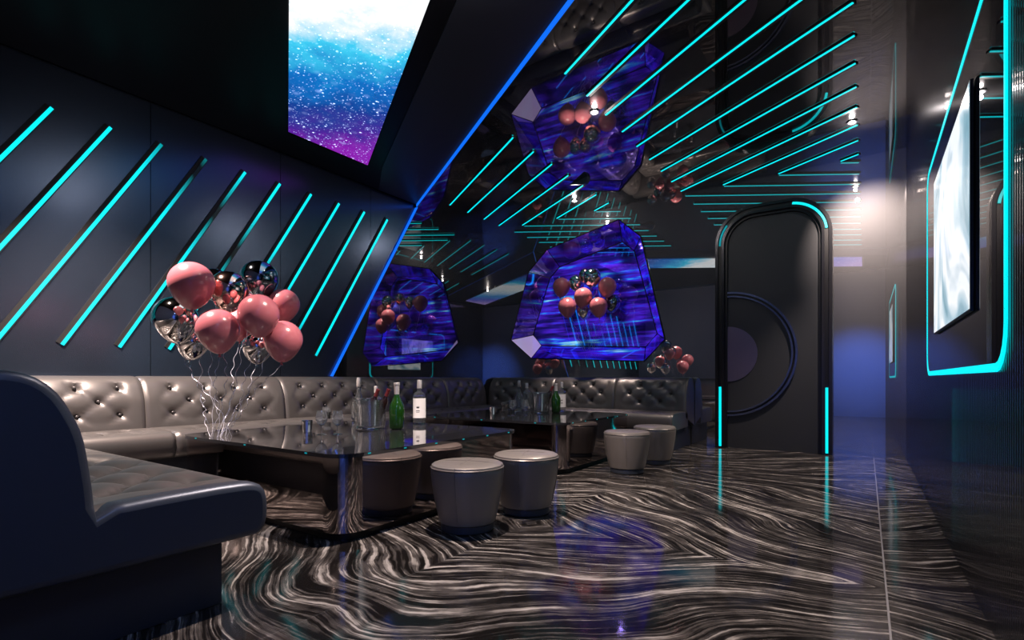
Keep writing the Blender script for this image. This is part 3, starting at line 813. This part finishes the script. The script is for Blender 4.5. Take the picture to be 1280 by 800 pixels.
for wh, pts in (('nearest table', dict(cup=(384,540), g1=(402,543), g2=(422,543), ib=(463,535.5), gb=(496,536.5), sb=(526,529.5), dc=(456,524), tu=(409,524), tu2=(419,521), b3=(488,524.5))),
                ('farther table', dict(cup=(616,518), g1=(641,519.5), g2=(656,519.5), ib=(675,515.8), gb=(695,516), sb=(708,513.2), dc=(649,512), tu=(630,513), tu2=(636,511.5), b3=(665,511.5)))):
    near = wh == 'nearest table'
    def loc(k):
        px, py = pts[k]
        x, y, z = on_table(px, py); return (x, min(y, 3.45 if near else 5.86), z)
    g = None
    metal_cup(loc('cup'), f'small faceted steel cup left of the glasses on the {wh}', 'steel cups')
    wine_glass(loc('g1'), f'empty stemmed glass on the {wh}, left of the two', 'stemmed glasses')
    wine_glass(loc('g2'), f'empty stemmed glass on the {wh}, right of the two by the ice bucket', 'stemmed glasses')
    ib = loc('ib'); ice_bucket(ib, f'clear crystal ice bucket holding dark bottles on the {wh}', 'crystal ice buckets')
    for i, (dx, dy, az) in enumerate(((-.035, -.02, R(20)), (.03, -.0, R(28)))):
        if near or i == 1:
            wine_bottle((ib[0]+dx*RX, ib[1]+dx*RY+dy, ZT+.036), R(24), az, f'dark red-capped wine bottle in the ice bucket of the {wh}'+(', left of the pair' if near and i == 0 else ', right of the pair' if near else ''), 'wine bottles in ice buckets')
    green_bottle(loc('gb'), 1.2 if near else 1.12, f'green champagne bottle standing right of the ice bucket on the {wh}', 'green bottles')
    spirit_bottle(loc('sb'), 1.24 if near else 1.15, f'clear square-shouldered spirit bottle with white label on the {wh}', 'white label bottles')
    decanter(loc('dc'), 1.25 if near else 1.15, f'clear glass decanter with grey stopper behind the ice bucket on the {wh}', 'glass decanters')
    tumbler(loc('tu'), f'tumbler of dark drink behind the stemmed glasses on the {wh}, left one', 'tumblers of drink')
    tumbler(loc('tu2'), f'tumbler of dark drink behind the stemmed glasses on the {wh}, right one', 'tumblers of drink')
    spirit_bottle(loc('b3'), 1.05 if near else 1.1, f'plain clear bottle without label behind the ice bucket on the {wh}', 'plain clear bottles', lab=False)

# ------------------------------------------------------------------ balloons
def balloon_prof(r):
    P = []
    n = 22
    for i in range(n+1):
        a = pi*i/n                       # 0 top .. pi bottom
        rr_ = sin(a); z = cos(a)
        if z < 0: z *= 1.0+.28*(-z)**1.5; rr_ *= 1-.10*(-cos(a))**2
        P.append((max(0, r*rr_), r*z))
    P[0] = (0, P[0][1]); P[-1] = (0, P[-1][1]); return P
rng = random.Random(4)
def balloon(c, r, m, label, group, anchor, tilt=(0, 0)):
    t = thing('balloon', c, label, 'balloon', group)
    t.rotation_euler = (tilt[0], tilt[1], 0)
    lathe('skin', balloon_prof(r), m, t, 40)
    zb = -r*1.28
    lathe('knot', [(0, zb+.004), (r*.05, zb-.004), (r*.07, zb-r*.10), (r*.10, zb-r*.13), (0, zb-r*.11)], m, t, 14)
    # ribbon hangs from the knot to the anchor, curling
    Rm = t.rotation_euler.to_matrix().transposed()
    a = Rm @ (Vector(anchor)-Vector(c)); s = Vector((0, 0, zb-r*.1)); pts = []
    n = 46; ph = rng.uniform(0, 6); fr = rng.uniform(5, 9)
    for i in range(n+1):
        k = i/n; p = s.lerp(a, k); amp = .012*math.sin(pi*k)
        wob = .028*sin(pi*k)*sin(k*6+ph)
        pts.append(p+Vector((amp*cos(k*fr*2*pi+ph)+wob, amp*sin(k*fr*2*pi+ph)+wob*.5, 0)))
    from_bm('ribbon', tube_bm(pts, .0018, 4), M['ribbon'], t, True)
    return t
def at_cam(px, py, d):
    a, b = ray(px); return (a*d, b*d, EYE-(py-HOR)/F*d)
anc = on_table(277, 546)
CL = [ # px, py, r px, depth, material, words
 (239.6,356,27.5,3.75,'pink','large pink balloon at the upper left of the bunch on the nearest table'),
 (219,399,27,3.9,'silver','silver foil balloon at the far left of the table bunch'),
 (241,428,20,4.1,'silver','silver foil balloon tucked low at left behind a pink one'),
 (286,364,24,3.85,'rose','rose coloured shiny balloon at top middle of the table bunch'),
 (324,350,23,4.0,'darkfoil','dark chrome balloon at the top right of the table bunch'),
 (272,413,26,3.6,'pink','deep pink balloon hanging low in the middle front of the table bunch'),
 (323.5,394,25,3.65,'pink','pink balloon right of centre under the dark chrome balloon'),
 (355,382,19.5,4.15,'pink','small pink balloon at the far right of the table bunch, upper one'),
 (354,426,24,3.85,'pink','pink balloon at the lower right of the table bunch'),
 (299,406,19,4.15,'pink','pink balloon mostly hidden behind the centre of the table bunch'),
 (322,434,19,4.1,'silver','silver foil balloon low at right behind the pink one'),
 (268,356,19,4.2,'silver','silver foil balloon peeping out behind the rose one at the top')]
def relax(items, radius):
    # slide balloons along the depth until none presses into its neighbour
    items = [list(t) for t in items]
    def pos(t): return Vector(at_cam(t[0], t[1]-2, t[3])), t[2]/F*t[3]*.96
    for _ in range(200):
        hit = False
        for a in range(len(items)):
            for b in range(a):
                (p, r1), (q, r2) = pos(items[a]), pos(items[b])
                if (p-q).length < (r1+r2)*radius:
                    hit = True; f, g = (items[a], items[b]) if items[a][3] < items[b][3] else (items[b], items[a])
                    f[3] -= .006; g[3] += .006
        if not hit: break
    return items
CL = relax(CL, 1.0)
for i, (px, py, rp, d, m, lab) in enumerate(CL):
    c = at_cam(px, py-2, d); r = rp/F*d
    a = (anc[0]+rng.uniform(-.07,.07), anc[1]+rng.uniform(-.07,.07), ZT+.002)
    balloon(c, r*.96, M[m], lab, 'balloons tied over the nearest table', a, (rng.uniform(-.15,.15), rng.uniform(-.15,.15)))
# bunch floating before the crystal-shaped case
ancx, ancz = onY(738, 438.5, 7.42)
CL2 = [(702,358,11.5,6.95,'pink','pink balloon at the far left of the bunch by the crystal case'),
 (721,353,10.5,7.05,'silver','silver foil balloon upper left in the bunch by the crystal case'),
 (740,346,11.5,6.8,'silver','silver foil balloon on top of the bunch by the crystal case'),
 (729,371,12,6.7,'pink','pink balloon at the centre front of the bunch by the crystal case'),
 (709,383,12,6.8,'pink','pink balloon at the lower left of the bunch by the crystal case'),
 (748,383,12,6.75,'pink','pink balloon at lower right of the bunch by the crystal case'),
 (759,358,12,6.9,'pink','pink balloon at upper right of the bunch by the crystal case'),
 (730,388,9.5,6.95,'silver','silver foil balloon low behind the centre of the bunch by the crystal case'),
 (765,378,11,6.98,'darkfoil','dark chrome balloon at the far right of the bunch by the crystal case'),
 (732,344,9,7.0,'rose','rose shiny balloon hidden behind the top of the bunch by the crystal case')]
CL2 = relax([(px, py+2, rp, (Y+.28)/ray(px)[1], m, lab) for px, py, rp, Y, m, lab in CL2], 1.0)
for px, py, rp, d, m, lab in CL2:
    r = rp/F*d
    balloon(at_cam(px, py-2, d), r*.96, M[m], lab, 'balloons by the crystal case', (ancx+rng.uniform(-.12,.12), 7.42+rng.uniform(-.03,.03), ancz+.0), (rng.uniform(-.15,.15), rng.uniform(-.15,.15)))
